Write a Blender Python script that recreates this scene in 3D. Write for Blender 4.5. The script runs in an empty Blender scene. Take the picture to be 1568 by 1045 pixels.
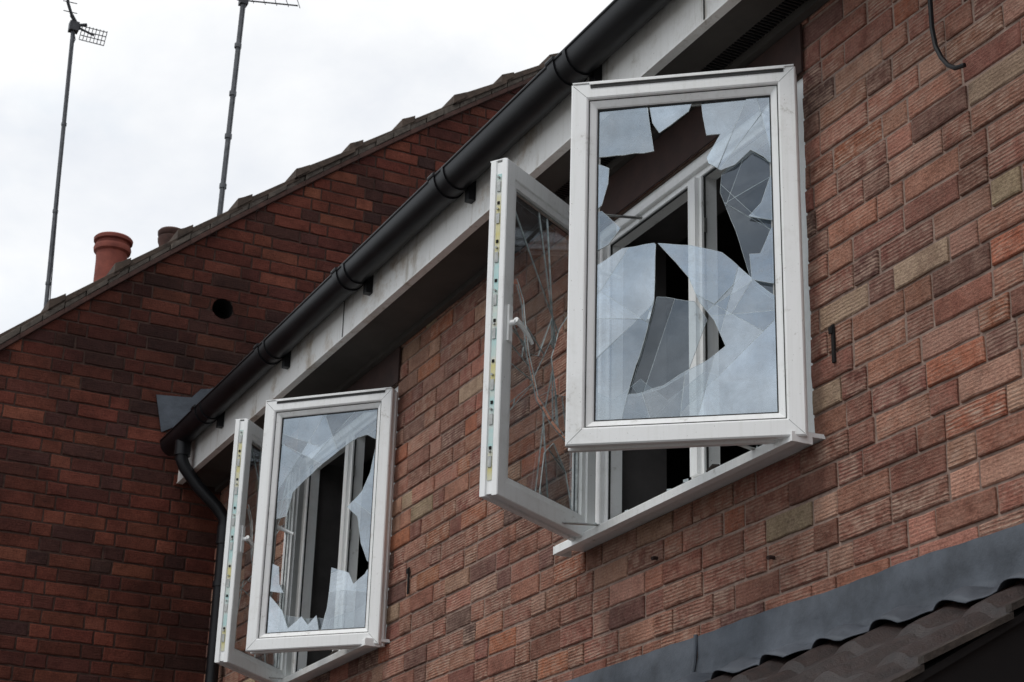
import bpy, bmesh, math, random
from mathutils import Vector, Matrix, noise
random.seed(7)
D=bpy.data
scene=bpy.context.scene
COL=bpy.context.collection

# ---------------------------------------------------------------- helpers
def new_empty(name,parent=None,loc=(0,0,0),rz=0.0):
    o=D.objects.new(name,None); COL.objects.link(o)
    o.empty_display_size=0.1
    o.location=loc; o.rotation_euler=(0,0,rz)
    if parent: o.parent=parent
    return o
def mesh_obj(name,verts,faces,mats,parent=None,fmat=None,smooth=False,cols=None):
    me=D.meshes.new(name); me.from_pydata([tuple(v) for v in verts],[],faces); 
    if not isinstance(mats,(list,tuple)): mats=[mats]
    for m in mats: me.materials.append(m)
    if fmat:
        me.polygons.foreach_set("material_index",fmat)
    if smooth:
        me.polygons.foreach_set("use_smooth",[True]*len(me.polygons))
    if cols:
        ca=me.color_attributes.new("bcol",'FLOAT_COLOR','CORNER')
        buf=[]
        for p,c in zip(me.polygons,cols):
            buf.extend(list(c)*p.loop_total)
        ca.data.foreach_set("color",buf)
    me.update()
    o=D.objects.new(name,me); COL.objects.link(o)
    if parent: o.parent=parent
    return o
class MB:
    def __init__(s): s.v=[];s.f=[];s.m=[]
    def box(s,a,b,mi=0):
        x0,y0,z0=a;x1,y1,z1=b;n=len(s.v)
        s.v+=[(x0,y0,z0),(x1,y0,z0),(x1,y1,z0),(x0,y1,z0),(x0,y0,z1),(x1,y0,z1),(x1,y1,z1),(x0,y1,z1)]
        s.f+=[(n,n+3,n+2,n+1),(n+4,n+5,n+6,n+7),(n,n+1,n+5,n+4),(n+1,n+2,n+6,n+5),(n+2,n+3,n+7,n+6),(n+3,n,n+4,n+7)]
        s.m+=[mi]*6
    def prism(s,poly,ax,t0,t1,mi=0):
        n=len(s.v);k=len(poly)
        def mk(p,t):
            if ax==0: return (t,p[0],p[1])
            if ax==1: return (p[0],t,p[1])
            return (p[0],p[1],t)
        s.v+=[mk(p,t0) for p in poly]+[mk(p,t1) for p in poly]
        s.f.append(tuple(range(n,n+k))); s.f.append(tuple(range(n+2*k-1,n+k-1,-1)))
        s.m+=[mi,mi]
        for i in range(k):
            j=(i+1)%k; s.f.append((n+i,n+k+i,n+k+j,n+j)); s.m.append(mi)
    def tube(s,pts,r,seg=10,mi=0,cap=True):
        pts=[Vector(p) for p in pts]; n0=len(s.v)
        rs=r if isinstance(r,(list,tuple)) else [r]*len(pts)
        up=None
        for i,p in enumerate(pts):
            if i==0: t=pts[1]-p
            elif i==len(pts)-1: t=p-pts[i-1]
            else: t=(pts[i+1]-p).normalized()+(p-pts[i-1]).normalized()
            t.normalize()
            if up is None:
                a=Vector((0,0,1)) if abs(t.z)<.9 else Vector((1,0,0))
                up=(a-t*a.dot(t)).normalized()
            else: up=(up-t*up.dot(t)).normalized()
            b=t.cross(up)
            for k in range(seg):
                an=2*math.pi*k/seg
                s.v.append(tuple(p+(up*math.cos(an)+b*math.sin(an))*rs[i]))
        for i in range(len(pts)-1):
            for k in range(seg):
                a=n0+i*seg+k;b2=n0+i*seg+(k+1)%seg
                s.f.append((a,b2,b2+seg,a+seg)); s.m.append(mi)
        if cap:
            s.f.append(tuple(range(n0+seg-1,n0-1,-1))); s.m.append(mi)
            e=n0+(len(pts)-1)*seg; s.f.append(tuple(range(e,e+seg))); s.m.append(mi)
    def lathe(s,prof,c,seg=28,mi=0):
        n0=len(s.v)
        for r,z in prof:
            for k in range(seg):
                a=2*math.pi*k/seg; s.v.append((c[0]+r*math.cos(a),c[1]+r*math.sin(a),c[2]+z))
        for i in range(len(prof)-1):
            for k in range(seg):
                a=n0+i*seg+k;b=n0+i*seg+(k+1)%seg
                s.f.append((a,b,b+seg,a+seg)); s.m.append(mi)
    def obj(s,name,mats,parent=None,smooth=False,bevel=0):
        o=mesh_obj(name,s.v,s.f,mats,parent,fmat=s.m,smooth=smooth)
        bm=bmesh.new(); bm.from_mesh(o.data); bmesh.ops.recalc_face_normals(bm,faces=bm.faces); bm.to_mesh(o.data); bm.free()
        if smooth:
            try:
                o.data.set_sharp_from_angle(angle=math.radians(40))
            except Exception: pass
        if bevel:
            md=o.modifiers.new("bev",'BEVEL'); md.width=bevel; md.segments=2; md.limit_method='ANGLE'
        return o

# ---------------------------------------------------------------- materials
def base_mat(name):
    m=D.materials.new(name); m.use_nodes=True; nt=m.node_tree
    b=nt.nodes["Principled BSDF"]
    return m,nt,b
def noise_n(nt,scale,detail=6,rough=.6,vec=None,dist=0):
    n=nt.nodes.new("ShaderNodeTexNoise"); n.inputs["Scale"].default_value=scale; n.inputs["Detail"].default_value=detail
    n.inputs["Roughness"].default_value=rough; n.inputs["Distortion"].default_value=dist
    if vec: nt.links.new(vec,n.inputs["Vector"])
    return n
def ramp(nt,src,stops):
    r=nt.nodes.new("ShaderNodeValToRGB"); cr=r.color_ramp
    while len(cr.elements)>2: cr.elements.remove(cr.elements[-1])
    cr.elements[0].position=stops[0][0]; cr.elements[0].color=(*stops[0][1],1)
    cr.elements[1].position=stops[1][0]; cr.elements[1].color=(*stops[1][1],1)
    for p,c in stops[2:]:
        e=cr.elements.new(p); e.color=(*c,1)
    nt.links.new(src,r.inputs[0]); return r
def mixc(nt,fac,a,b,mode='MIX'):
    m=nt.nodes.new("ShaderNodeMix"); m.data_type='RGBA'; m.blend_type=mode
    for s,i in ((fac,0),(a,6),(b,7)):
        if isinstance(s,(int,float)): m.inputs[i].default_value=s
        elif isinstance(s,tuple): m.inputs[i].default_value=(*s,1) if len(s)==3 else s
        else: nt.links.new(s,m.inputs[i])
    return m.outputs[2]
def math_n(nt,op,a,b=None):
    m=nt.nodes.new("ShaderNodeMath"); m.operation=op
    for i,s in enumerate((a,b)):
        if s is None: continue
        if isinstance(s,(int,float)): m.inputs[i].default_value=s
        else: nt.links.new(s,m.inputs[i])
    return m.outputs[0]
def bump(nt,b,h,strength=.5,dist=.005):
    n=nt.nodes.new("ShaderNodeBump"); n.inputs["Strength"].default_value=strength; n.inputs["Distance"].default_value=dist
    nt.links.new(h,n.inputs["Height"]); nt.links.new(n.outputs[0],b.inputs["Normal"]); return n
def coord(nt): 
    return nt.nodes.new("ShaderNodeTexCoord").outputs["Object"]

def simple(name,c1,c2,scale=20,rough=.6,metal=0,bs=.2,bd=.002,spec=.5):
    m,nt,b=base_mat(name); co=coord(nt)
    n=noise_n(nt,scale,8,.65,co); r=ramp(nt,n.outputs[0],[(.3,c1),(.7,c2)])
    nt.links.new(r.outputs[0],b.inputs["Base Color"]); b.inputs["Roughness"].default_value=rough; b.inputs["Metallic"].default_value=metal
    b.inputs["Specular IOR Level"].default_value=spec
    n2=noise_n(nt,scale*5,6,.7,co); bump(nt,b,n2.outputs[0],bs,bd)
    return m

def brick_mat(name,ribs,lightc,rib_amt,dirt):
    m,nt,b=base_mat(name); co=coord(nt)
    at=nt.nodes.new("ShaderNodeAttribute"); at.attribute_name="bcol"
    col=at.outputs["Color"]; rnd=at.outputs["Alpha"]
    n1=noise_n(nt,9,6,.7,co); r1=ramp(nt,n1.outputs[0],[(.3,(.60,.54,.53)),(.52,(1,1,1)),(.75,(1.25,1.3,1.35))])
    c=mixc(nt,1.0,col,r1.outputs[0],'MULTIPLY')
    n3=noise_n(nt,120,5,.75,co); r3=ramp(nt,n3.outputs[0],[(.3,(.55,.52,.52)),(.5,(1,1,1)),(.72,(1.4,1.45,1.45))])
    c=mixc(nt,.9,c,r3.outputs[0],'MULTIPLY')
    comb=nt.nodes.new("ShaderNodeSeparateXYZ"); nt.links.new(co,comb.inputs[0])
    wn=noise_n(nt,15,4,.6,co)
    zz=math_n(nt,'ADD',comb.outputs[2],math_n(nt,'MULTIPLY',wn.outputs[0],.011))
    zz=math_n(nt,'ADD',zz,math_n(nt,'MULTIPLY',rnd,.05))
    ph=math_n(nt,'SINE',math_n(nt,'MULTIPLY',zz,ribs))
    ph=math_n(nt,'MULTIPLY',math_n(nt,'ADD',ph,1.0),.5)
    mpd=nt.nodes.new("ShaderNodeMapping"); nt.links.new(co,mpd.inputs[0]); mpd.inputs["Scale"].default_value=(11,11,170)
    dn=noise_n(nt,1.0,4,.65,mpd.outputs[0]); dr=ramp(nt,dn.outputs[0],[(.38,(0,0,0)),(.62,(1,1,1))])
    ph=math_n(nt,'ADD',math_n(nt,'MULTIPLY',ph,.55),math_n(nt,'MULTIPLY',dr.outputs[0],.5))
    nn=noise_n(nt,22,5,.7,co)
    amt=math_n(nt,'MULTIPLY',ramp(nt,nn.outputs[0],[(.40,(.08,.08,.08)),(.62,(1,1,1))]).outputs[0],ph)
    amt=math_n(nt,'MULTIPLY',amt,math_n(nt,'MULTIPLY',math_n(nt,'ADD',math_n(nt,'MULTIPLY',rnd,1.1),.2),rib_amt))
    c=mixc(nt,amt,c,lightc,'MIX')
    nd=noise_n(nt,1.1,6,.6,co); rd=ramp(nt,nd.outputs[0],[(.35,(dirt,dirt,dirt)),(.6,(1,1,1))])
    c=mixc(nt,1.0,c,rd.outputs[0],'MULTIPLY')
    nt.links.new(c,b.inputs["Base Color"]); b.inputs["Roughness"].default_value=.9; b.inputs["Specular IOR Level"].default_value=.25
    nb=noise_n(nt,180,5,.75,co)
    phm=math_n(nt,'MULTIPLY',ph,math_n(nt,'ADD',math_n(nt,'MULTIPLY',rnd,.9),.2))
    h=math_n(nt,'ADD',phm if rib_amt>.2 else math_n(nt,'MULTIPLY',ph,.2),math_n(nt,'MULTIPLY',nb.outputs[0],1.1))
    nb2=noise_n(nt,35,5,.7,co); h=math_n(nt,'ADD',h,math_n(nt,'MULTIPLY',nb2.outputs[0],1.9))
    bump(nt,b,h,.95,.0048)
    return m
M_brick=brick_mat("rustic_facade_brick",590,(.58,.40,.31),.95,.70)
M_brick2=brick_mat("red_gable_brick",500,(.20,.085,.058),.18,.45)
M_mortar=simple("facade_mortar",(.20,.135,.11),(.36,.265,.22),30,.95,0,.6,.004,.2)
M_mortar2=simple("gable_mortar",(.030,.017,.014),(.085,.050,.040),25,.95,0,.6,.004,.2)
def upvc(name,base,dirt,lo=.45,hi=.72,rust=0):
    m,nt,b=base_mat(name); co=coord(nt)
    n=noise_n(nt,4,7,.72,co); n2=noise_n(nt,90,4,.7,co)
    f=math_n(nt,'ADD',math_n(nt,'MULTIPLY',n.outputs[0],.85),math_n(nt,'MULTIPLY',n2.outputs[0],.15))
    r=ramp(nt,f,[(lo,base),(hi,dirt)])
    mp=nt.nodes.new("ShaderNodeMapping"); nt.links.new(co,mp.inputs[0]); mp.inputs["Scale"].default_value=(60,60,3)
    n3=noise_n(nt,1,4,.6,mp.outputs[0]); r3=ramp(nt,n3.outputs[0],[(.33,(.94,.94,.93)),(.5,(1,1,1))])
    n4=noise_n(nt,170,3,.6,co); r4=ramp(nt,n4.outputs[0],[(.25,(.35,.33,.30)),(.31,(1,1,1))])
    n5=noise_n(nt,16,5,.7,co); r5=ramp(nt,n5.outputs[0],[(.63,(1,1,1)),(.76,(.58,.56,.52))])
    c=mixc(nt,1,mixc(nt,1,r.outputs[0],r3.outputs[0],'MULTIPLY'),r4.outputs[0],'MULTIPLY')
    c=mixc(nt,1,c,r5.outputs[0],'MULTIPLY')
    if rust:
        n6=noise_n(nt,2.2,8,.75,co); r6=ramp(nt,n6.outputs[0],[(.56,(1,1,1)),(.66,(.60,.50,.40)),(.78,(.22,.17,.13))])
        c=mixc(nt,rust,c,r6.outputs[0],'MULTIPLY')
        mp7=nt.nodes.new("ShaderNodeMapping"); nt.links.new(co,mp7.inputs[0]); mp7.inputs["Scale"].default_value=(14,14,1.5)
        n7=noise_n(nt,1,5,.7,mp7.outputs[0]); r7=ramp(nt,n7.outputs[0],[(.30,(.62,.58,.52)),(.42,(1,1,1))])
        c=mixc(nt,1,c,r7.outputs[0],'MULTIPLY')
    nt.links.new(c,b.inputs["Base Color"]); b.inputs["Roughness"].default_value=.38
    bump(nt,b,n2.outputs[0],.05,.001)
    return m
M_upvc=upvc("weathered_white_upvc",(.90,.905,.90),(.70,.69,.665),.52,.80)
M_fascia=upvc("fascia_white_paint",(.84,.83,.81),(.52,.49,.44),.52,.76,.8)
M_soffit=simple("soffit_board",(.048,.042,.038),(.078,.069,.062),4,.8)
M_black=simple("black_gutter_pvc",(.004,.004,.005),(.010,.010,.012),8,.42,0,.15,.001,.3)
M_gasket=simple("rubber_gasket",(.012,.012,.012),(.03,.03,.03),30,.7)
M_dark=simple("dark_stained_timber",(.024,.011,.009),(.050,.022,.017),14,.8)
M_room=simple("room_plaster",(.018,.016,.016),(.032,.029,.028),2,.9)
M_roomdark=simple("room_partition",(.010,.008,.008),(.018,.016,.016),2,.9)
M_reveal=simple("plaster_reveal",(.05,.045,.045),(.09,.082,.080),6,.9)
M_lead=simple("lead_flashing",(.034,.039,.048),(.105,.12,.145),5,.6,.1,.6,.006,.4)
M_tile=simple("dark_roof_tile",(.008,.005,.005),(.034,.018,.015),35,.45,0,.8,.005)
M_tile2=simple("mossy_verge_tile",(.035,.024,.018),(.10,.068,.050),18,.9,0,.8,.006)
M_verge=simple("verge_mortar",(.05,.040,.033),(.14,.115,.095),25,.95,0,.8,.006)
M_vedge=simple("tile_verge_edge",(.014,.010,.008),(.085,.066,.054),22,.9,0,.9,.008)
M_terra=simple("terracotta_pot",(.15,.033,.022),(.26,.065,.042),14,.8,0,.4,.004)
M_terrad=simple("sooty_terracotta_pot",(.035,.018,.014),(.09,.038,.028),14,.85,0,.4,.004)
M_steel=simple("mast_steel",(.05,.052,.058),(.13,.135,.145),25,.55,.4)
M_alu=simple("aerial_aluminium",(.02,.02,.024),(.06,.06,.065),25,.5,.4)
M_zinc=simple("hinge_zinc",(.25,.25,.24),(.5,.5,.48),50,.35,.8)
M_ground=simple("paving",(.10,.10,.095),(.19,.18,.17),3,.9)
M_void=simple("vent_shadow",(.004,.003,.003),(.008,.006,.006),5,.95)
m,nt,b=base_mat("lock_strip_plated"); co=coord(nt)
mp=nt.nodes.new("ShaderNodeMapping"); nt.links.new(co,mp.inputs[0]); mp.inputs["Scale"].default_value=(2,2,5)
n=noise_n(nt,1.3,3,.5,mp.outputs[0]); r=ramp(nt,n.outputs[0],[(.33,(.62,.64,.60)),(.42,(.40,.60,.59)),(.50,(.62,.62,.55)),(.58,(.58,.52,.22)),(.7,(.6,.58,.42))])
nt.links.new(r.outputs[0],b.inputs["Base Color"]); b.inputs["Metallic"].default_value=.25; b.inputs["Roughness"].default_value=.4
M_lock=m
def glass_mat(name,lo,hi,dust,tint):
    m=D.materials.new(name); m.use_nodes=True; nt=m.node_tree; nt.nodes.clear()
    out=nt.nodes.new("ShaderNodeOutputMaterial"); co=nt.nodes.new("ShaderNodeTexCoord").outputs["Object"]
    tr=nt.nodes.new("ShaderNodeBsdfTransparent"); tr.inputs[0].default_value=(*tint,1)
    gl=nt.nodes.new("ShaderNodeBsdfGlossy"); gl.inputs["Roughness"].default_value=.03; gl.inputs[0].default_value=(.80,.90,1,1)
    df=nt.nodes.new("ShaderNodeBsdfDiffuse"); df.inputs[0].default_value=(.50,.54,.58,1)
    geo=nt.nodes.new("ShaderNodeNewGeometry")
    lw=nt.nodes.new("ShaderNodeLayerWeight"); lw.inputs[0].default_value=.5
    sch=math_n(nt,'ADD',math_n(nt,'MULTIPLY',math_n(nt,'POWER',lw.outputs["Facing"],5.0),.9),.05)
    f=math_n(nt,'ADD',math_n(nt,'MULTIPLY',geo.outputs["Random Per Island"],hi-lo),lo)
    nf=noise_n(nt,5,6,.65,co); f=math_n(nt,'MULTIPLY',f,math_n(nt,'ADD',math_n(nt,'MULTIPLY',nf.outputs[0],1.6),.2))
    f=math_n(nt,'ADD',f,sch)
    nz=noise_n(nt,13,8,.75,co,.6); nr=ramp(nt,nz.outputs[0],[(.42,(.10,.10,.10)),(.72,(1,1,1))])
    d=math_n(nt,'MULTIPLY',nr.outputs[0],dust)
    m1=nt.nodes.new("ShaderNodeMixShader"); nt.links.new(f,m1.inputs[0]); nt.links.new(tr.outputs[0],m1.inputs[1]); nt.links.new(gl.outputs[0],m1.inputs[2])
    m2=nt.nodes.new("ShaderNodeMixShader"); nt.links.new(d,m2.inputs[0]); nt.links.new(m1.outputs[0],m2.inputs[1]); nt.links.new(df.outputs[0],m2.inputs[2])
    nt.links.new(m2.outputs[0],out.inputs[0]); return m
M_glass=glass_mat("broken_glass_outer",.16,.46,.42,(.60,.65,.66))
M_glassi=glass_mat("broken_glass_inner",.02,.09,.14,(.70,.75,.76))
M_glassc=glass_mat("broken_glass_clear",.03,.12,.22,(.66,.70,.70))
M_gedge=simple("broken_glass_edge",(.34,.40,.42),(.68,.76,.78),60,.25)
M_gedgec=simple("clear_glass_edge",(.20,.24,.24),(.62,.68,.68),40,.25)

# ---------------------------------------------------------------- brick walls
def clip(poly,a,b,c):
    out=[]
    for i in range(len(poly)):
        p=poly[i];q=poly[(i+1)%len(poly)]
        dp=a*p[0]+b*p[1]-c; dq=a*q[0]+b*q[1]-c
        if dp<=0: out.append(p)
        if (dp<0<dq) or (dq<0<dp):
            t=dp/(dp-dq); out.append((p[0]+(q[0]-p[0])*t,p[1]+(q[1]-p[1])*t))
    return out
def area(p): return abs(sum(p[i][0]*p[(i+1)%len(p)][1]-p[(i+1)%len(p)][0]*p[i][1] for i in range(len(p))))/2
def subtract_circle(poly,cx,cy,r,n=14):
    res=[];cur=poly
    for k in range(n):
        a=2*math.pi*(k+.5)/n; nx,ny=math.cos(a),math.sin(a); c=nx*cx+ny*cy+r
        o=clip(cur,-nx,-ny,-c)
        if len(o)>2 and area(o)>1e-6: res.append(o)
        cur=clip(cur,nx,ny,c)
        if len(cur)<3: break
    return res
class BrickWall:
    def __init__(s,to3,flip=False): s.v=[];s.f=[];s.c=[];s.to3=to3;s.flip=flip
    def brick(s,poly,col,inset=.0035,proud=0.,jit=.0014):
        if len(poly)<3 or area(poly)<2e-4: return
        cx=sum(p[0] for p in poly)/len(poly);cy=sum(p[1] for p in poly)/len(poly)
        if inset and len(poly)==4:
            q=[]
            for i in range(4):
                a=poly[i];b=poly[(i+1)%4]; q.append(a); L=math.hypot(b[0]-a[0],b[1]-a[1])
                n=3 if L>.15 else (1 if L>.05 else 0)
                for t in range(1,n+1): q.append((a[0]+(b[0]-a[0])*t/(n+1),a[1]+(b[1]-a[1])*t/(n+1)))
            poly=q
        k=len(poly);n=len(s.v)
        jp=[(p[0]+random.uniform(-jit,jit),p[1]+random.uniform(-jit,jit)) for p in poly] if inset else poly
        for p in jp: s.v.append(s.to3(p[0],p[1],-.012))
        for p in jp: s.v.append(s.to3(p[0],p[1],proud-(.003 if inset else 0)))
        for p in jp:
            dx=cx-p[0];dy=cy-p[1]; ii=inset*random.uniform(.6,1.5)
            s.v.append(s.to3(p[0]+math.copysign(min(ii,abs(dx)),dx),p[1]+math.copysign(min(ii,abs(dy)),dy),proud+random.uniform(-.0005,.0005)*(inset>0)))
        fs=[]
        for L in (0,1):
            for i in range(k):
                j=(i+1)%k; fs.append((n+L*k+i,n+L*k+j,n+(L+1)*k+j,n+(L+1)*k+i))
        fs.append(tuple(range(n+2*k,n+3*k)))
        if s.flip: fs=[tuple(reversed(f)) for f in fs]
        s.f+=fs; s.c+=[col]*len(fs)
def pick(pal):
    t=random.random()*sum(p[0] for p in pal)
    for w,c in pal:
        t-=w
        if t<=0: break
    j=random.uniform(.80,1.20)
    return (c[0]*j*random.uniform(.96,1.04),c[1]*j*random.uniform(.94,1.06),c[2]*j,random.random())
PAL1=[(5,(.33,.135,.092)),(5,(.38,.170,.118)),(3,(.27,.110,.080)),(1.4,(.19,.088,.070)),(2.2,(.44,.235,.165)),(.7,(.43,.30,.20)),(1.5,(.41,.145,.080)),(.7,(.145,.078,.064))]
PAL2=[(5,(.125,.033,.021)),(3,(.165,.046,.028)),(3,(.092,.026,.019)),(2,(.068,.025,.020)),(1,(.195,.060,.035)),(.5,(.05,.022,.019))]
ZC=.0765; J=.0095
def courses(x0,x1,z0,z1,seq,offs):
    i=0; z=z0
    while z<z1-1e-4:
        x=x0-offs[i%len(offs)]; k=i
        while x<x1:
            L=seq[k%len(seq)]; k+=1
            yield i,x+J/2,x+L-J/2,z+J/2,min(z+ZC-J/2,z1)
            x+=L
        z+=ZC;i+=1
S_=.225;H_=.1125

HX0,HX1=-9.5,-1.0
OPEN=[(-5.19,-3.915),(-8.19,-6.955)]
ZS,ZH=3.205,3.205+ZC*15
WT=4.545
house=new_empty("brick_house")
bw=BrickWall(lambda a,b,c:(a,-c,b))
zstart=ZS-ZC*41
for i,x0,x1,z0,z1 in courses(HX0,HX1,zstart,WT,[S_,S_,H_,S_,H_],[0,.17,.06,.28,.11,.23,.02,.19,.3]):
    segs=[(max(x0,HX0),min(x1,HX1))]
    zm=(z0+z1)/2
    if ZS<zm<ZH:
        for a,b in OPEN:
            ns=[]
            for p,q in segs:
                if q<=a or p>=b: ns.append((p,q))
                else:
                    if p<a: ns.append((p,a))
                    if q>b: ns.append((b,q))
            segs=ns
    for p,q in segs:
        if q-p<.012: continue
        bw.brick([(p,z0),(q,z0),(q,z1),(p,z1)],pick(PAL1),proud=random.uniform(-.002,.004))
mesh_obj("facade_bricks",bw.v,bw.f,M_brick,house,cols=bw.c)
w=MB(); yb0,yb1=.0055,.28
xs=[HX0,OPEN[1][0],OPEN[1][1],OPEN[0][0],OPEN[0][1],HX1]
w.box((HX0,yb0,0),(HX1,yb1,ZS)); w.box((HX0,yb0,ZH),(HX1,yb1,WT+.3))
w.box((xs[0],yb0,ZS),(xs[1],yb1,ZH)); w.box((xs[2],yb0,ZS),(xs[3],yb1,ZH)); w.box((xs[4],yb0,ZS),(xs[5],yb1,ZH))
w.obj("wall_core",M_mortar,house)
w=MB()
for a,b in OPEN:
    w.box((a+.001,.084,ZS+.013),(a+.016,.285,ZH-.002)); w.box((b-.016,.084,ZS+.013),(b-.001,.285,ZH-.002)); w.box((a+.017,.084,ZH-.016),(b-.017,.285,ZH-.001))
w.obj("plaster_reveals",M_reveal,house)
w=MB(); w.box((HX1-.28,yb1+.002,0),(HX1,6.0,WT)); w.box((HX0,6.0,0),(HX1,6.25,WT)); w.obj("rear_walls",M_mortar,house)
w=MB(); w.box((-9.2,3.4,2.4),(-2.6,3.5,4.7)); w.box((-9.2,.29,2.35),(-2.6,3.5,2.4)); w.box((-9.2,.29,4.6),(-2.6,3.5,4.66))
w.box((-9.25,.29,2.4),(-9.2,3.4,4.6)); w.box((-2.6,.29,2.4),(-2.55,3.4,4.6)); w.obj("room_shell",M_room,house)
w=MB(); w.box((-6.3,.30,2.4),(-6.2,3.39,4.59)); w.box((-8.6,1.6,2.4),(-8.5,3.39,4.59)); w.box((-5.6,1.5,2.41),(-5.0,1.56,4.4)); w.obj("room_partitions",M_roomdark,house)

w=MB()
for X,Z in ((-3.80,3.455),(-6.72,3.42)):
    w.box((X-.006,-.010,Z-.055),(X+.006,-.0045,Z+.055)); w.box((X-.012,-.014,Z+.03),(X+.004,-.0105,Z+.05))
w.obj("wall_tie_slots",M_void,house)
for (X,Z) in ((-4.12,2.93),(-4.75,3.07)):
    w=MB(); w.tube([(X,.0,Z),(X,-.012,Z),(X+.002,-.022,Z-.004)],.006,8); w.obj("wall_plug",M_dark,house)

# ---------------------------------------------------------------- eaves
YF=-.25
w=MB(); w.box((HX0,YF,4.532),(HX1,YF+.018,4.75)); 
w.box((HX0,YF-.004,4.526),(HX1,YF+.03,4.5315)); w.obj("fascia_board",M_fascia,house)
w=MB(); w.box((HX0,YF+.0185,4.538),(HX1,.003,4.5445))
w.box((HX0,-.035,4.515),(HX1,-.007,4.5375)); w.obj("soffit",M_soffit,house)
w=MB()
x=-5.4
while x<-2.6:
    w.box((x,-.10,4.533),(x+.006,-.045,4.5375)); x+=.016
w.obj("soffit_vent",M_black,house)
w=MB()
for a,b in OPEN:
    w.box((a-.02,-.014,ZH-.004),(b+.02,-.007,WT-.035))
w.obj("window_header_board",M_dark,house)
w=MB()
for X in (-7.02,-4.05):
    w.box((X,YF-.0035,4.5335),(X+.004,YF-.001,4.74))
w.obj("fascia_joint",M_gasket,house)
GR=.064; GY=YF-.005-GR; GZ=4.730
def gutter_ring(w,x0,x1,r0,r1,mi=0,a0=180,a1=360,seg=16):
    n=len(w.v)
    for x in (x0,x1):
        for r in (r0,r1):
            for k in range(seg+1):
                a=math.radians(a0+(a1-a0)*k/seg)
                w.v.append((x,GY+r*math.cos(a),GZ+r*math.sin(a)*1.15))
    s=seg+1
    for k in range(seg):
        w.f+=[(n+k,n+k+1,n+2*s+k+1,n+2*s+k),(n+s+k,n+3*s+k,n+3*s+k+1,n+s+k+1),(n+k,n+s+k,n+s+k+1,n+k+1),(n+2*s+k,n+2*s+k+1,n+3*s+k+1,n+3*s+k)]
        w.m+=[mi]*4
    for k in (0,seg):
        w.f.append((n+k,n+2*s+k,n+3*s+k,n+s+k)); w.m.append(mi)
w=MB(); gutter_ring(w,-9.44,HX1,GR-.003,GR)
w.tube([(-9.44,GY-GR,GZ+.002),(HX1,GY-GR,GZ+.002)],.0055,8)
for X in (-8.82,-7.82,-6.80,-5.78,-4.80,-3.80,-2.8,-1.8):
    gutter_ring(w,X-.022,X+.022,GR+.001,GR+.0050)
    w.tube([(X-.026,GY-GR-.003,GZ+.006),(X+.026,GY-GR-.003,GZ+.006)],.009,8)
    w.box((X+.08,YF-.03,GZ-.11),(X+.115,YF-.0005,GZ-.02))
    gutter_ring(w,X+.088,X+.107,GR+.0005,GR+.005)
gutter_ring(w,-9.445,-9.44,.001,GR)
w.obj("gutter",M_black,house,smooth=True)
w=MB()
pts=[(-9.20,GY,GZ-.06),(-9.20,GY,GZ-.16),(-9.20,GY+.02,GZ-.20),(-9.185,GY+.10,GZ-.30),(-9.17,-.11,GZ-.40),(-9.16,-.065,GZ-.46),(-9.16,-.06,GZ-.55),(-9.16,-.06,.05)]
w.tube(pts,.034,16)
w.tube([(-9.20,GY,GZ-.05),(-9.20,GY,GZ-.14)],.043,16)
w.tube([(-9.16,-.06,GZ-.50),(-9.16,-.06,GZ-.60)],.040,16)
for z in (3.9,2.9,1.9,.9):
    w.tube([(-9.16,-.06,z),(-9.16,-.06,z+.03)],.039,16); w.box((-9.21,-.03,z),(-9.11,-.005,z+.03))
w.obj("downpipe",M_black,house,smooth=True)
def tiled_roof(name,x0,x1,y0,z0,run,pitch,mat,parent,sgn=1,wave=.26,amp=.022,dx=.026,course=.30,lift=.012,ns=None):
    vs=[];fs=[]
    nx=int((x1-x0)/dx); ds=.03; nsn=int(run/ds)
    for j in range(nsn+1):
        s=j*ds
        for i in range(nx+1):
            x=x0+(x1-x0)*i/nx
            fx=((x-x1)/wave)%1.0
            hgt=amp*(max(0,math.cos((fx-.5)*2*math.pi))**.8) 
            hgt+=lift*(1-((s/course)%1.0))+random.uniform(-.001,.001)
            vs.append((x,y0+sgn*(s*math.cos(pitch)),z0+s*math.sin(pitch)*1.0+hgt/ math.cos(pitch)))
    for j in range(nsn):
        for i in range(nx):
            a=j*(nx+1)+i; fs.append((a,a+1,a+nx+2,a+nx+1))
    return mesh_obj(name,vs,fs,mat,parent,smooth=False)
tiled_roof("roof",HX0+.01,HX1+.1,YF-.05,4.80,4.2,math.radians(37),M_tile,house,1,dx=.065)
w=MB(); t=math.tan(math.radians(37))
w.prism([(YF+.02,4.76),(3.1,4.76),(3.1,4.76+3.35*t-.05),(YF+.02,4.765)],0,HX1-.05,HX1-.002); w.obj("gable_end",M_mortar,house)
w=MB(); w.prism([(3.1,7.3),(6.5,4.8),(6.5,4.74),(3.1,7.24)],0,HX0+.01,HX1+.1); w.obj("rear_roof_slope",M_tile,house)

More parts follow.
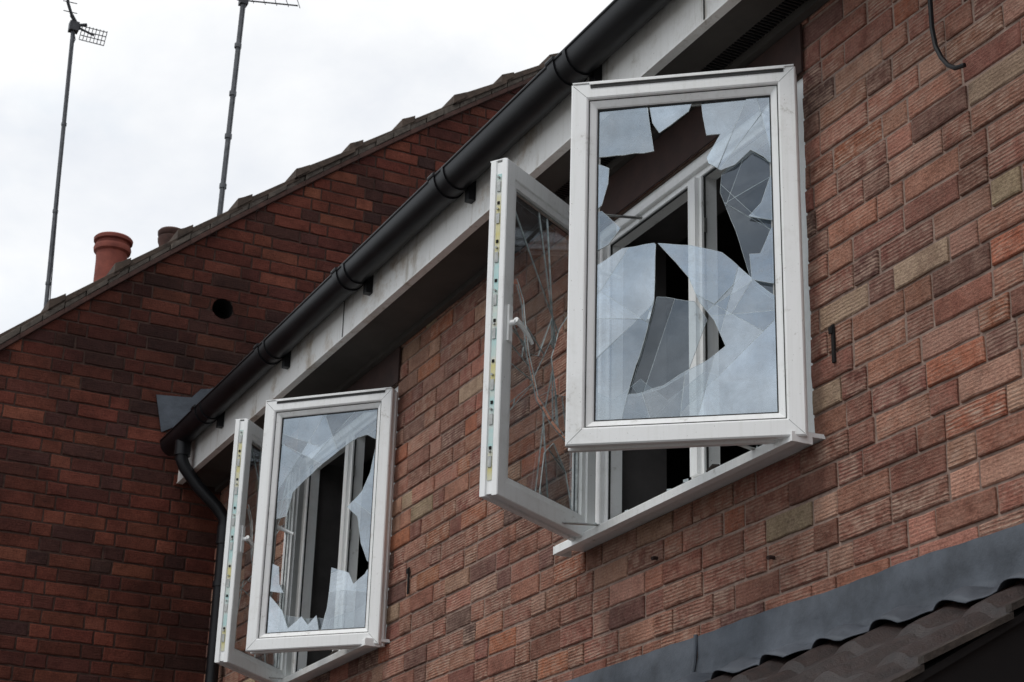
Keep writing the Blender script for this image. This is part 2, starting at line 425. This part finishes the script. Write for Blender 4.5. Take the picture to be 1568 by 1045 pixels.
# ---------------------------------------------------------------- windows
def sweep(w,x0,x1,z0,z1,prof,mi=0):
    n=len(w.v);k=len(prof)
    for (cx,cz,sx,sz) in ((x0,z0,1,1),(x1,z0,-1,1),(x1,z1,-1,-1),(x0,z1,1,-1)):
        for u,y in prof: w.v.append((cx+sx*u,y,cz+sz*u))
    for c in range(4):
        d=(c+1)%4
        for i in range(k):
            j=(i+1)%k; w.f.append((n+c*k+i,n+d*k+i,n+d*k+j,n+c*k+j)); w.m.append(mi)
SP=[(0,-.030),(.004,-.034),(.046,-.034),(.050,-.031),(.053,-.024),(.056,-.0235),(.072,-.013),(.075,-.009),(.075,.021),(.056,.024),(.053,.030),(.003,.032),(0,.029),(0,.012),(.007,.010),(.007,-.010),(0,-.012)]
ST=.075
def split_glass(polys,w,h,xmap,y,mats,parent,name,ncut,tilt,crackseed,ringw=.0009):
    rnd=random.Random(crackseed)
    bmT=bmesh.new()
    for poly in polys:
        pts=[]
        onb=lambda p:(p[0]<=.001 or p[0]>=.999 or p[1]<=.001 or p[1]>=.999)
        for i in range(len(poly)):
            a=poly[i];b=poly[(i+1)%len(poly)]
            pts.append(a)
            L=math.hypot(b[0]-a[0],b[1]-a[1])
            if L>.05 and not(onb(a) and onb(b)):
                ts=[rnd.uniform(.35,.65)] if L<.12 else [rnd.uniform(.2,.4),rnd.uniform(.6,.8)]
                for t in ts:
                    o=rnd.uniform(-.07,.07)*L
                    pts.append((a[0]+(b[0]-a[0])*t-(b[1]-a[1])*o,a[1]+(b[1]-a[1])*t+(b[0]-a[0])*o))
        e=.012
        P3=[(xmap(-e if p[0]<=.001 else (1+e if p[0]>=.999 else p[0])),y,(ST+(h-2*ST)*(1-(-e if p[1]<=.001 else (1+e if p[1]>=.999 else p[1]))))) for p in pts]
        bm=bmesh.new(); vs=[bm.verts.new(p) for p in P3]
        try: bm.faces.new(vs)
        except Exception: bm.free(); continue
        ar=sum(f.calc_area() for f in bm.faces)
        cen=sum((v.co for v in bm.verts),Vector())/len(bm.verts)
        nc=max(0,int(round(ncut*ar/.05)))
        hub=cen+Vector((rnd.uniform(-.06,.06),0,rnd.uniform(-.06,.06)))
        for c in range(nc):
            an=rnd.uniform(0,math.pi); no=Vector((math.cos(an),0,math.sin(an)))
            pt=hub+no*rnd.uniform(-.02,.02) if c%2 else cen+Vector((rnd.uniform(-.12,.12),0,rnd.uniform(-.15,.15)))
            fl=[f for f in bm.faces if rnd.random()<.6]
            ed=set(e2 for f in fl for e2 in f.edges); vv=set(v for f in fl for v in f.verts)
            bmesh.ops.bisect_plane(bm,geom=list(fl)+list(ed)+list(vv),plane_co=pt,plane_no=no,dist=1e-5)
        bmesh.ops.split_edges(bm,edges=[e2 for e2 in bm.edges if len(e2.link_faces)>1])
        main=list(bm.faces)
        for f in main:
            c0=f.calc_center_median(); rx=rnd.gauss(0,tilt); rz=rnd.gauss(0,tilt)
            for v in f.verts:
                v.co.y=y+(v.co.x-c0.x)*rx+(v.co.z-c0.z)*rz
        if ringw:
            try:
                r=bmesh.ops.inset_individual(bm,faces=main,thickness=ringw,use_even_offset=False)
                for f in r['faces']: f.material_index=1  # pale rim painted on each shard face: cracks and broken edges catching light
            except Exception as ex: print("inset",ex)
        bm.normal_update()
        off=Vector((0,.004,0))
        bed=[e2 for e2 in bm.edges if len(e2.link_faces)==1]
        for e2 in bed:
            a,b2=e2.verts
            va=bm.verts.new(a.co+off); vb=bm.verts.new(b2.co+off)
            f=bm.faces.new((a,b2,vb,va)); f.material_index=1
        me_t=D.meshes.new("tmp"); bm.to_mesh(me_t); bm.free(); bmT.from_mesh(me_t); D.meshes.remove(me_t)
    me=D.meshes.new(name); bmT.to_mesh(me); bmT.free()
    for m_ in mats: me.materials.append(m_)
    o=D.objects.new(name,me); COL.objects.link(o); o.parent=parent
    return o
def sash(name,parent,hx,hy,wd,ang,side,z0,z1,outer,inner,gm=None,seed=1,tilt=.012,ncut=4):
    h=z1-z0
    e=new_empty(name,parent,(hx,hy,z0),math.radians(ang)*side)
    x0,x1=(-wd,0) if side>0 else (0,wd)
    w=MB(); sweep(w,x0,x1,0,h,SP,0)
    sweep(w,x0,x1,0,h,[(.0752,-.008),(.079,-.008),(.079,-.004),(.0752,-.004)],1)
    sweep(w,x0,x1,0,h,[(.0522,-.0252),(.0555,-.0252),(.0555,-.0245),(.0522,-.0245)],1)
    sweep(w,x0,x1,0,h,[(.0752,.001),(.083,.001),(.083,.009),(.0752,.009)],2)
    w.obj("sash_frame",[M_upvc,M_gasket,M_zinc],e,bevel=.0012)
    w=MB()
    for (cx,cz,sx,sz) in ((x0,0,1,1),(x1,0,-1,1),(x1,h,-1,-1),(x0,h,1,-1)):
        a=(cx+sx*.006,cz+sz*.006); b_=(cx+sx*.047,cz+sz*.047); q=.0007
        w.prism([(a[0]-q*sx,a[1]+q*sz),(a[0]+q*sx,a[1]-q*sz),(b_[0]+q*sx,b_[1]-q*sz),(b_[0]-q*sx,b_[1]+q*sz)],1,-.0344,-.0338)
    w.obj("mitre_weld",M_zinc,e)
    w=MB(); w.box((x0+.055,-.0395,h-.0065),(x1-.03,-.0345,h-.001)); w.box((x0+.004,-.037,h+.0005),(x1-.004,.02,h+.004)); w.box((x0+.058,-.0365,h-.017),(x1-.034,-.0344,h-.0075),1); w.obj("top_drip",[M_upvc,M_gasket],e)
    w=MB()
    fx=x0 if side>0 else x1; sg=1 if side>0 else -1
    w.box((fx+sg*.0045,-.008,.05),(fx+sg*.0075,.008,h-.05),0) if sg>0 else w.box((fx-.0075,-.008,.05),(fx-.0045,.008,h-.05),0)
    def kb(a,b,ya,yb,mi,pr):
        xa=fx-sg*pr; xb=fx+sg*.0044
        w.box((min(xa,xb),ya,a),(max(xa,xb),yb,b),mi)
    for t in (.08,.2,.30,.45,.55,.68,.80,.9):
        kb(h*t,h*t+.035,-.006,.006,1,-.001)
        w.tube([(fx+sg*.003,0,h*t+.05),(fx-sg*.004,0,h*t+.05)],.004,8,1)
    for t in (.13,.26,.38,.5,.62,.74,.86):
        kb(h*t,h*t+.010,-.004,.004,2,-.0015)
    w.obj("lock_strip",[M_lock,M_zinc,M_void],e)
    w=MB()
    hx_=fx+sg*.035
    w.box((hx_-.011,.0325,h*.5-.06),(hx_+.011,.040,h*.5+.06))
    w.tube([(hx_,.040,h*.5),(hx_,.058,h*.5)],.009,10)
    w.tube([(hx_,.058,h*.5+.008),(hx_+sg*.03,.060,h*.5),(hx_+sg*.075,.060,h*.5-.02),(hx_+sg*.105,.056,h*.5-.035)],[.010,.009,.007,.006],10)
    w.obj("handle",M_upvc,e,smooth=True)
    if side>0: xm=lambda u:x0+ST+u*(wd-2*ST)
    else: xm=lambda u:x1-ST-u*(wd-2*ST)
    ge=M_gedge if gm is None else M_gedgec
    if outer: split_glass(outer,wd,h,xm,-.004,[gm or M_glass,ge],e,"glass_shards_outer",ncut,tilt,seed,.0009 if gm is None else .0008)
    if inner: split_glass(inner,wd,h,xm,.0105,[M_glassi if gm is None else gm,ge],e,"glass_shards_inner",ncut*.8,tilt*.6,seed+5,.0007 if gm is None else .0006)
    return e
def window(a,b,parent):
    e=new_empty("casement_window",parent)
    w=MB()
    P=[(0,.0),(.003,-.003),(.040,-.003),(.043,0),(.043,.012),(.060,.014),(.062,.017),(.062,.070),(0,.070)]
    P=[(u,y+.012) for u,y in P]
    sweep(w,a+.004,b-.004,ZS+.018,ZH-.004,P,0)
    cx=(a+b)/2
    mz0,mz1=ZS+.081,ZH-.067
    w.box((cx-.021,.009,mz0),(cx+.021,.024,mz1)); w.box((cx-.037,.0243,mz0),(cx+.037,.0815,mz1))
    w.box((cx-.040,.035,mz0),(cx-.0372,.038,mz1),1); w.box((cx+.0372,.035,mz0),(cx+.040,.038,mz1),1)
    for (p,q) in ((a+.066,cx-.0405),(cx+.0405,b-.066)):
        w.box((p,.030,mz0-.0005),(p+.004,.036,mz1),1); w.box((p,.030,mz0),(q,.036,mz0+.004),1); w.box((p,.030,mz1-.004),(q,.036,mz1),1); w.box((q-.004,.040,mz0),(q,.046,mz1),1)
    for t in (.2,.5,.8):
        z=mz0+(mz1-mz0)*t
        w.box((cx-.046,.028,z),(cx-.0405,.048,z+.05),2); w.box((cx+.0412,.028,z),(cx+.046,.039,z+.05),2)
    w.obj("window_frame",[M_upvc,M_gasket,M_zinc],e)
    w=MB(); z=ZS+.016
    w.prism([(-.105,z-.016),(-.100,z-.010),(.10,z+.001),(.10,z-.014),(-.08,z-.020),(-.08,z-.040),(-.105,z-.040)],0,a-.055,b+.045)
    w.prism([(-.1065,z-.042),(-.1065,z-.014),(-.04,z-.008),(-.04,z-.042)],0,a-.060,a-.0552)
    w.prism([(-.1065,z-.042),(-.1065,z-.014),(-.04,z-.008),(-.04,z-.042)],0,b+.0452,b+.050)
    w.obj("window_sill",M_upvc,e)
    w=MB(); w.box((a,.10,ZS-.01),(b,.30,ZS+.012)); w.obj("inner_sill",M_upvc,e)
    rs=random.Random(int(abs(a)*100)); w=MB()
    for k in range(16):
        x=rs.uniform(a+.05,b-.05); y=rs.uniform(-.095,-.03); zz=z-.009+ (y+.1)*.055+.002
        pts=[(x+rs.uniform(-.014,.014),y+rs.uniform(-.008,.008)) for _ in range(3)]
        w.prism(pts,2,zz,zz+rs.uniform(.003,.012))
    w.obj("fallen_glass_splinters",M_gedge,e)
    w=MB(); w.tube([(cx+.25,-.10,z-.012),(cx+.262,-.085,z+.004),(cx+.27,-.07,z+.006)],[.006,.010,.007],8); w.obj("debris",M_vedge,e,smooth=True)
    return e
def stay(parent,hx,hy,wd,ang,side,fx_y,z):
    a=math.radians(ang); dx=-math.cos(a)*side; dy=-math.sin(a)
    p1=Vector((hx,hy,z))+Vector((dx,dy,0))*.24+Vector((0,.02,0))
    p0=Vector((hx-side*.22,fx_y,z))
    w=MB(); d=(p1-p0).normalized(); n=Vector((-d.y,d.x,0))*.008
    q=[p0+n,p0-n,p1-n,p1+n]
    w.prism([(v.x,v.y) for v in q],2,z,z+.003); w.tube([p0+Vector((0,0,-.003)),p0+Vector((0,0,.007))],.007,8); w.tube([p1+Vector((0,0,-.003)),p1+Vector((0,0,.007))],.007,8)
    w.obj("friction_stay",M_zinc,parent)
A=[(0,0),(.29,0),(.31,.08),(.33,.155),(.15,.16),(0,.16)]
B=[(.30,0),(.56,0),(.53,.03),(.43,.07),(.36,.095),(.32,.06)]
C_=[(.60,0),(1,0),(1,.23),(.95,.20),(.88,.175),(.79,.22),(.71,.235),(.64,.21),(.63,.19),(.71,.115),(.63,.115),(.61,.05)]
E1=[(0,.18),(.07,.20),(.065,.25),(.03,.32),(0,.34)]
E2=[(0,.345),(.03,.34),(.14,.40),(.07,.45),(0,.47)]
R1=[(1,.24),(.93,.35),(.86,.39),(1,.41)]
R2=[(1,.412),(.92,.51),(.86,.51),(.87,.59),(1,.61)]
F_=[(0,.52),(.15,.465),(.33,.455),(.34,.46),(.33,.64),(.28,.75),(.20,.89),(.15,1),(0,1)]
G_=[(.35,.455),(.54,.47),(.71,.50),(.87,.585),(1,.65),(1,1),(.47,1),(.50,.86),(.62,.83),(.72,.79),(.66,.71),(.58,.65),(.52,.57),(.45,.52)]
H1=[(.15,1),(.16,.92),(.24,.92),(.38,.90),(.50,.86),(.47,1)]
I1=[(.34,.62),(.55,.64),(.62,.70),(.51,.86),(.38,.90),(.24,.92),(.20,.89),(.28,.75)]
I2=[(.71,.24),(.88,.17),(1,.22),(1,.66),(.87,.60),(.78,.42),(.70,.30)]
I3=[(0,.90),(.10,.93),(.25,.87),(.40,.94),(.60,.86),(.80,.90),(1,.84),(1,1),(0,1)]
win=window(*OPEN[0],house)
Z0s,Z1s=3.195,4.325
sash("opening_sash",win,-3.872,-.05,.66,51,1,Z0s,Z1s,[A,B,C_,E1,E2,R1,R2,F_,G_,H1],[I1,I2,I3],seed=3,ncut=5)
LS_o=[[(0,0),(1,0),(1,.34),(.86,.30),(.72,.38),(.62,.50),(.70,.62),(1,.58),(1,.76),(.7,.72),(.45,.66),(.3,.52),(.22,.36),(.12,.30),(0,.33)],
      [(0,.345),(.12,.32),(.2,.38),(.28,.54),(.43,.68),(.7,.74),(1,.78),(1,1),(0,1)]]
LS_i=[[(.45,.98),(.5,.85),(.62,.8),(.8,.88),(.9,1),(.45,1)]]
sash("opening_sash",win,-5.12,-.05,.602,58,-1,Z0s,Z1s,LS_o,LS_i,gm=M_glassc,seed=11,tilt=.006,ncut=4)
stay(win,-3.872,-.05,.66,51,1,.03,Z0s+.012); stay(win,-5.12,-.05,.602,58,-1,.03,Z0s+.012)
stay(win,-3.872,-.05,.66,51,1,.03,Z1s-.03); stay(win,-5.12,-.05,.602,58,-1,.03,Z1s-.03)
LA=[(0,0),(1,0),(1,.15),(.9,.12),(.8,.13),(.62,.18),(.45,.24),(.3,.3),(.17,.36),(.12,.47),(0,.48)]
LB=[(1,.155),(.95,.3),(.88,.38),(.74,.45),(.85,.5),(.9,.62),(.97,.7),(1,.72)]
LC=[(1,.725),(.96,.76),(.85,.8),(.8,.75),(.62,.72),(.6,.9),(.55,1),(1,1)]
LD=[(0,.82),(.15,.9),(.22,.98),(.35,.93),(.42,.97),(.5,.93),(.54,1),(0,1)]
LE=[(0,.68),(.08,.7),(.1,.78),(.15,.82),(0,.81)]
win2=window(*OPEN[1],house)
sash("opening_sash",win2,-6.912,-.03,.612,43,1,Z0s-.008,Z1s-.030,[LA,LB,LC,LD,LE],[[(0,.9),(.3,.93),(.6,.95),(1,.88),(1,1),(0,1)]],seed=21)
sash("opening_sash",win2,-8.10,-.03,.63,45,-1,Z0s,Z1s-.018,LS_o,LS_i,gm=M_glassc,seed=31,tilt=.006,ncut=3)
stay(win2,-6.912,-.03,.60,43,1,.03,Z0s+.012); stay(win2,-8.10,-.03,.60,45,-1,.03,Z0s+.012)

# ---------------------------------------------------------------- lead flashing and lean-to
lean=new_empty("lean_to_roof",house)
PR=math.radians(30); LX0,LX1=-9.3,-2.9; LZ=2.635; LRUN=1.35; WV=.235
def tile_h(x,s,smooth=False):
    fx=((x-LX1)/WV)%1.0
    h=.026*(max(0,math.cos((fx-.5)*2*math.pi))**.8)
    if not smooth: h+=.016*((s/.27)%1.0)
    else: h+=.012
    return h
vs=[];fs=[];dx=.02;nx=int((LX1-LX0)/dx);ds=.018;ns=int(LRUN/ds)
for j in range(ns+1):
    s=j*ds
    for i in range(nx+1):
        x=LX0+(LX1-LX0)*i/nx
        hh=tile_h(x,s+.0001)+noise.noise((x*6,s*6,1))*.006+noise.noise((x*25,s*25,3))*.003
        vs.append((x,-s*math.cos(PR)-.012,LZ-s*math.sin(PR)+hh))
for j in range(ns):
    for i in range(nx):
        a=j*(nx+1)+i; fs.append((a,a+nx+1,a+nx+2,a+1))
mesh_obj("roman_tiles",vs,fs,M_tile,lean)
w=MB()
def rl(s,h): return (-s*math.cos(PR)-.012,LZ-s*math.sin(PR)+h)
s=0; rv=random.Random(2)
while s<LRUN:
    j=rv.uniform(-.003,.003)
    w.prism([rl(s,.004),rl(s+.275,.020+j),rl(s+.275,.004+j),rl(s,-.010)],0,LX1-.012,LX1+.004+j,0); s+=.27
w.prism([rl(0,-.012),rl(LRUN,-.012),rl(LRUN,-.030),rl(0,-.030)],0,LX1-.3,LX1-.01,1)
w.prism([rl(0,-.032),rl(LRUN,-.032),rl(LRUN,-.18),rl(0,-.18)],0,LX1-.05,LX1-.03,1)
w.obj("verge",[M_vedge,M_void],lean)
w=MB(); w.prism([(-1.05,0),(-.02,0),(-.02,LZ-.05),(-1.05,LZ-.05-1.03*math.tan(PR))],0,LX0,LX1-.12); w.obj("lean_to_walls",M_mortar2,lean)
def lead_sheet(x0,x1,name):
    vs=[];fs=[]; nx=int((x1-x0)/.015)
    for i in range(nx+1):
        x=x0+(x1-x0)*i/nx
        wob=noise.noise((x*3,0,5))*.006+noise.noise((x*13,0,5))*.003
        edge=.118+.022*math.cos(((x-LX1)/WV-.5)*2*math.pi)+noise.noise((x*5,2,0))*.03
        vs.append((x,-.006,2.783+wob)); vs.append((x,-.0125,2.780+wob))
        vs.append((x,-.0145+noise.noise((x*9,1,0))*.006,2.72+wob))
        vs.append((x,-.019+noise.noise((x*7,3,0))*.008,2.675))
        for k in range(6):
            s=.006+edge*k/5
            hh=tile_h(x,s,True)*(.25+.75*min(1,k/2))+.012+noise.noise((x*11,s*20,0))*.008
            vs.append((x,-s*math.cos(PR)-.018,LZ-s*math.sin(PR)+hh))
    R=10
    for i in range(nx):
        for k in range(R-1):
            a=i*R+k; fs.append((a,a+1,a+R+1,a+R))
    o=mesh_obj(name,vs,fs,M_lead,lean,smooth=True); md=o.modifiers.new("s",'SOLIDIFY'); md.thickness=.0025; md.offset=1
    return o
for i,(a,b) in enumerate(((-9.3,-7.6),(-7.58,-6.0),(-5.98,-4.52),(-4.50,-2.6))):
    lead_sheet(a,b,"lead_flashing")
w=MB()
for X in (-7.59,-5.99,-4.51):
    w.tube([(X,-.014,2.785),(X,-.02,2.70),(X,-.028,2.665),(X,-.14,2.605)],.007,8)
w.obj("lead_joint",M_lead,lean,smooth=True)

# ---------------------------------------------------------------- neighbouring house gable
gh=new_empty("brick_house")
GX=-9.5
rake=lambda y: 6.215+.765*(y+.13)-.030*(y-.9)**2+.032
bw=BrickWall(lambda a,b,c:(GX+c,a,b))
HC=(-.085,5.60); HR=.062
for i,y0,y1,z0,z1 in courses(-3.2,3.2,ZS-ZC*41,8.9,[S_,H_],[0,.169]):
    ym=(y0+y1)/2; sl=(rake(ym+.1)-rake(ym-.1))/.2
    p=[(y0,z0),(y1,z0),(y1,z1),(y0,z1)]
    p=clip(p,-sl,1,rake(ym)-sl*ym-.115); p=clip(p,1,0,3.2) if p else p
    p=clip(p,-1,0,3.2) if p else p
    if len(p)<3: continue
    c=pick(PAL2); pr=random.uniform(-.002,.003)
    if max(abs((y0+y1)/2-HC[0])-.12,abs((z0+z1)/2-HC[1])-.04,0)<HR:
        for q in subtract_circle(p,HC[0],HC[1],HR): bw.brick(q,c,inset=0,proud=0)
    else: bw.brick(p,c,inset=.004,proud=pr,jit=.002)
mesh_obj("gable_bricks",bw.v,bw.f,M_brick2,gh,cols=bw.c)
vs=[];fs=[]
yy=-3.2
while yy<3.199:
    core=[(yy,0),(yy+.2,0),(yy+.2,rake(yy+.2)-.12),(yy,rake(yy)-.12)]
    for q in subtract_circle(core,HC[0],HC[1],HR):
        n=len(vs); vs+=[(GX-.005,a,b) for a,b in q]; fs.append(tuple(range(n,n+len(q))))
    yy+=.2
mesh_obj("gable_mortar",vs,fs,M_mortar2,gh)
w=MB(); w.tube([(GX-.2,HC[0],HC[1]),(GX-.001,HC[0],HC[1])],HR+.004,20,0,cap=False); w.box((GX-.21,HC[0]-.1,HC[1]-.1),(GX-.2,HC[0]+.1,HC[1]+.1)); w.obj("vent_hole",M_void,gh)
w=MB(); w.prism([(-3.2,0),(-3.0,0),(-3.0,rake(-3.0)-.2),(-3.2,rake(-3.2)-.2)],0,-16,GX-.25); w.obj("side_wall",M_mortar2,gh)
w=MB()
seg=.11; yy=-3.4
rr=random.Random(4)
while yy<3.2:
    w.prism([(yy,rake(yy)-.118),(yy+seg,rake(yy+seg)-.118),(yy+seg,rake(yy+seg)-.085),(yy,rake(yy)-.085)],0,GX-.1,GX+.028,2)
    d=rr.uniform(.008,.022); t0=rr.uniform(-.006,.006)
    w.prism([(yy,rake(yy)-.084),(yy+seg-.004,rake(yy+seg)-.084),(yy+seg-.004,rake(yy+seg)-.045+t0),(yy,rake(yy)-.045+t0)],0,GX-.1,GX+.012+d,1)
    yy+=seg
yy=-3.4; st=.335
while yy<3.2:
    j=rr.uniform(-.012,.012); a=yy; b_=yy+st+.02
    t0=.030+j
    w.prism([(a,rake(a)-.045),(b_,rake(b_)-.058),(b_,rake(b_)-.028),(a+.03,rake(a+.03)+t0-.030),(a,rake(a)+t0-.035)],0,GX-.35,GX+.035+j,0)
    w.prism([(a-.016,rake(a)-.05),(a+.07,rake(a+.07)-.036),(a+.07,rake(a+.07)+.004),(a+.02,rake(a)+.030),(a-.016,rake(a)+.012)],0,GX-.3,GX+.044+j,0)
    yy+=st
w.obj("verge_tiles",[M_tile2,M_verge,M_terrad],gh,bevel=.003)
w=MB()
yy=-3.4
while yy<3.19:
    w.prism([(yy,rake(yy)-.12),(yy+.3,rake(yy+.3)-.12),(yy+.3,rake(yy+.3)-.06),(yy,rake(yy)-.06)],0,-16,GX-.1); yy+=.3
w.prism([(3.2,rake(3.2)-.12),(9.6,rake(-3.2)-.12),(9.6,rake(-3.2)-.06),(3.2,rake(3.2)-.06)],0,-16,GX+.03); w.obj("roof",M_tile2,gh)
w=MB(); w.prism([(-.42,5.01),(-.37,4.80),(-.05,5.00),(.2,5.19),(.2,5.24),(.0,5.17),(-.08,5.12),(-.12,5.10),(-.17,5.09),(-.22,5.03)],0,GX+.006,GX+.012); w.obj("abutment_flashing",M_lead,gh)
w=MB(); w.box((-11.25,-.56,5.2),(-10.80,.14,5.98)); w.box((-11.28,-.58,5.981),(-10.77,.16,6.01)); w.obj("chimney_stack",M_terrad,gh)
pot=[(.085,-.2),(.095,-.2),(.098,.20),(.102,.25),(.118,.262),(.122,.285),(.118,.30),(.105,.305),(.107,.325),(.125,.332),(.127,.352),(.118,.362),(.09,.362),(.085,.34),(.08,.1)]
w=MB(); w.lathe(pot,(-11.0,-.43,6.20)); w.obj("chimney_pot",M_terra,gh,smooth=True)
pot2=[(.06,-.24),(.072,-.24),(.078,.36),(.088,.385),(.090,.41),(.080,.42),(.092,.432),(.094,.455),(.084,.468),(.058,.468),(.055,.4)]
w=MB(); w.lathe(pot2,(-11.0,-.05,6.236)); w.obj("chimney_pot",M_terrad,gh,smooth=True)

# ---------------------------------------------------------------- TV aerials
def rod(w,a,b,r): w.tube([a,b],r,8)
ta=new_empty("tv_aerial"); w=MB()
b0=Vector((-11.5,-.70,5.7)); t0=Vector((-11.5,-.78,8.34))
rod(w,b0,t0,.015)
for t in (.25,.45,.7): 
    p=b0.lerp(t0,t); w.tube([p,p+Vector((0,0,.02))],.019,10)
w.obj("mast",M_steel,ta,smooth=True)
w=MB(); hd=t0+Vector((0,0,.0))
w.box((hd.x-.03,hd.y-.03,hd.z-.05),(hd.x+.03,hd.y+.035,hd.z+.02))
rod(w,hd+Vector((0,.03,0)),hd+Vector((.03,-.03,.06)),.014)
w.tube([hd+Vector((0,.05,-.02)),hd+Vector((.02,-.02,.05)),hd+Vector((.05,-.07,.14)),hd+Vector((.08,-.085,.26)),hd+Vector((.1,-.09,.45))],.011,8)
for k in range(5):
    p=hd+Vector((.03+.012*k,-.04-.012*k,.08+.07*k)); rod(w,p+Vector((-.02,-.045,.01)),p+Vector((.02,.045,-.01)),.0035)
o=hd+Vector((0,.05,-.10))
for k in range(8):
    y=k*.025; rod(w,o+Vector((0,y,0)),o+Vector((.01,y+.012,.115)),.0028)
for k in range(4):
    z=k*.037; rod(w,o+Vector((0,z*.1,z)),o+Vector((0,.178+z*.1,z)),.0035)
rod(w,hd,o+Vector((0,.10,.06)),.008)
rod(w,hd+Vector((0,.01,.0)),hd+Vector((0,.09,.03)),.012)
w.tube([hd+Vector((.02,.0,-.05)),hd+Vector((.02,.02,-.12)),hd+Vector((.018,.0,-.2)),b0+Vector((.018,.012,.3))],.004,6)
w.obj("antenna_head",M_alu,ta)
ta2=new_empty("tv_aerial"); w=MB()
b0=Vector((-11.5,.39,6.4)); t0=Vector((-11.5,.425,8.97)); rod(w,b0,t0,.020)
for z in (7.35,7.75,8.1,8.5): w.tube([(-11.5,.40+.01*(z-7),z),(-11.5,.40+.01*(z-7),z+.035)],.026,10)
w.tube([b0+Vector((.022,.01,.2)),t0+Vector((.022,.01,-.05))],.004,6)
w.obj("mast",M_steel,ta2,smooth=True)
w=MB(); rod(w,t0+Vector((0,-.05,-.07)),t0+Vector((0,.42,.02)),.006)
for k in range(5):
    p=t0+Vector((0,.06+.09*k,-.055+.017*k)); rod(w,p+Vector((-.02,-.01,.09)),p+Vector((.02,.012,-.02)),.0030)
w.box((t0.x-.03,t0.y-.03,t0.z-.10),(t0.x+.03,t0.y+.03,t0.z-.03)); w.obj("antenna_head",M_alu,ta2)

# ---------------------------------------------------------------- loose cable
cb=MB(); pts=[(-3.285,-.02,4.535),(-3.285,-.03,4.40),(-3.28,-.035,4.26),(-3.28,-.035,4.16),(-3.27,-.035,4.10),(-3.25,-.035,4.055),(-3.225,-.035,4.02),(-3.20,-.035,4.0),(-3.17,-.03,3.995)]
cb.tube(pts,.0065,8); cb.obj("hanging_cable",M_black,None,smooth=True)

# ---------------------------------------------------------------- ground
gv=[(-400,-400,0),(400,-400,0),(400,400,0),(-400,400,0)]
mesh_obj("ground",gv,[(0,1,2,3)],M_ground)

# ---------------------------------------------------------------- sky, sun
wd=D.worlds.new("World"); scene.world=wd; wd.use_nodes=True; nt=wd.node_tree; nt.nodes.clear()
out=nt.nodes.new("ShaderNodeOutputWorld")
sun_dir=Vector((.12,-.55,.83)).normalized()
el=math.asin(sun_dir.z); rot=math.atan2(sun_dir.x,sun_dir.y)
sky=nt.nodes.new("ShaderNodeTexSky"); sky.sky_type='NISHITA'; sky.sun_disc=False; sky.sun_elevation=el; sky.sun_rotation=rot
b1=nt.nodes.new("ShaderNodeBackground"); b1.inputs[1].default_value=.15; nt.links.new(sky.outputs[0],b1.inputs[0])
tc=nt.nodes.new("ShaderNodeTexCoord")
mp=nt.nodes.new("ShaderNodeMapping"); nt.links.new(tc.outputs["Generated"],mp.inputs[0]); mp.inputs["Scale"].default_value=(1,1,1.8); mp.inputs["Location"].default_value=(.3,.1,.2)
nz=noise_n(nt,2.6,9,.55,mp.outputs[0],.3)
cl=ramp(nt,nz.outputs[0],[(.32,(.7,.7,.7)),(.50,(1,1,1))])
nz2=noise_n(nt,4.2,5,.5,mp.outputs[0])
cc=ramp(nt,nz2.outputs[0],[(.34,(.70,.80,.90)),(.55,(.97,.98,.99))])
b2=nt.nodes.new("ShaderNodeBackground"); b2.inputs[1].default_value=1.06; nt.links.new(cc.outputs[0],b2.inputs[0])
mx=nt.nodes.new("ShaderNodeMixShader"); nt.links.new(cl.outputs[0],mx.inputs[0]); nt.links.new(b1.outputs[0],mx.inputs[1]); nt.links.new(b2.outputs[0],mx.inputs[2])
nt.links.new(mx.outputs[0],out.inputs[0])
sl=D.lights.new("sun","SUN"); sl.energy=1.0; sl.angle=math.radians(14); sl.color=(1,.95,.88)
so=D.objects.new("sun",sl); COL.objects.link(so); so.rotation_euler=sun_dir.to_track_quat('Z','Y').to_euler(); so.location=(0,-10,12)

# ---------------------------------------------------------------- camera
cam=D.cameras.new("camera"); cam.sensor_width=36; cam.lens=2811/1568*36; cam.clip_end=2000; cam.clip_start=.05
cam.dof.use_dof=True; cam.dof.focus_distance=5.2; cam.dof.aperture_fstop=16.0
co_=D.objects.new("camera",cam); COL.objects.link(co_)
ax=-Vector((-1484,-1068,-2811)).normalized()
az=Vector((216,7100,-2811)); az=(az-ax*az.dot(ax)).normalized(); ay=az.cross(ax)
R=Matrix((ax,ay,az))
co_.matrix_world=Matrix.Translation((0,-2.8,1.6))@R.to_4x4()
scene.camera=co_
scene.view_settings.view_transform='Standard'; scene.view_settings.look='None'; scene.view_settings.exposure=0
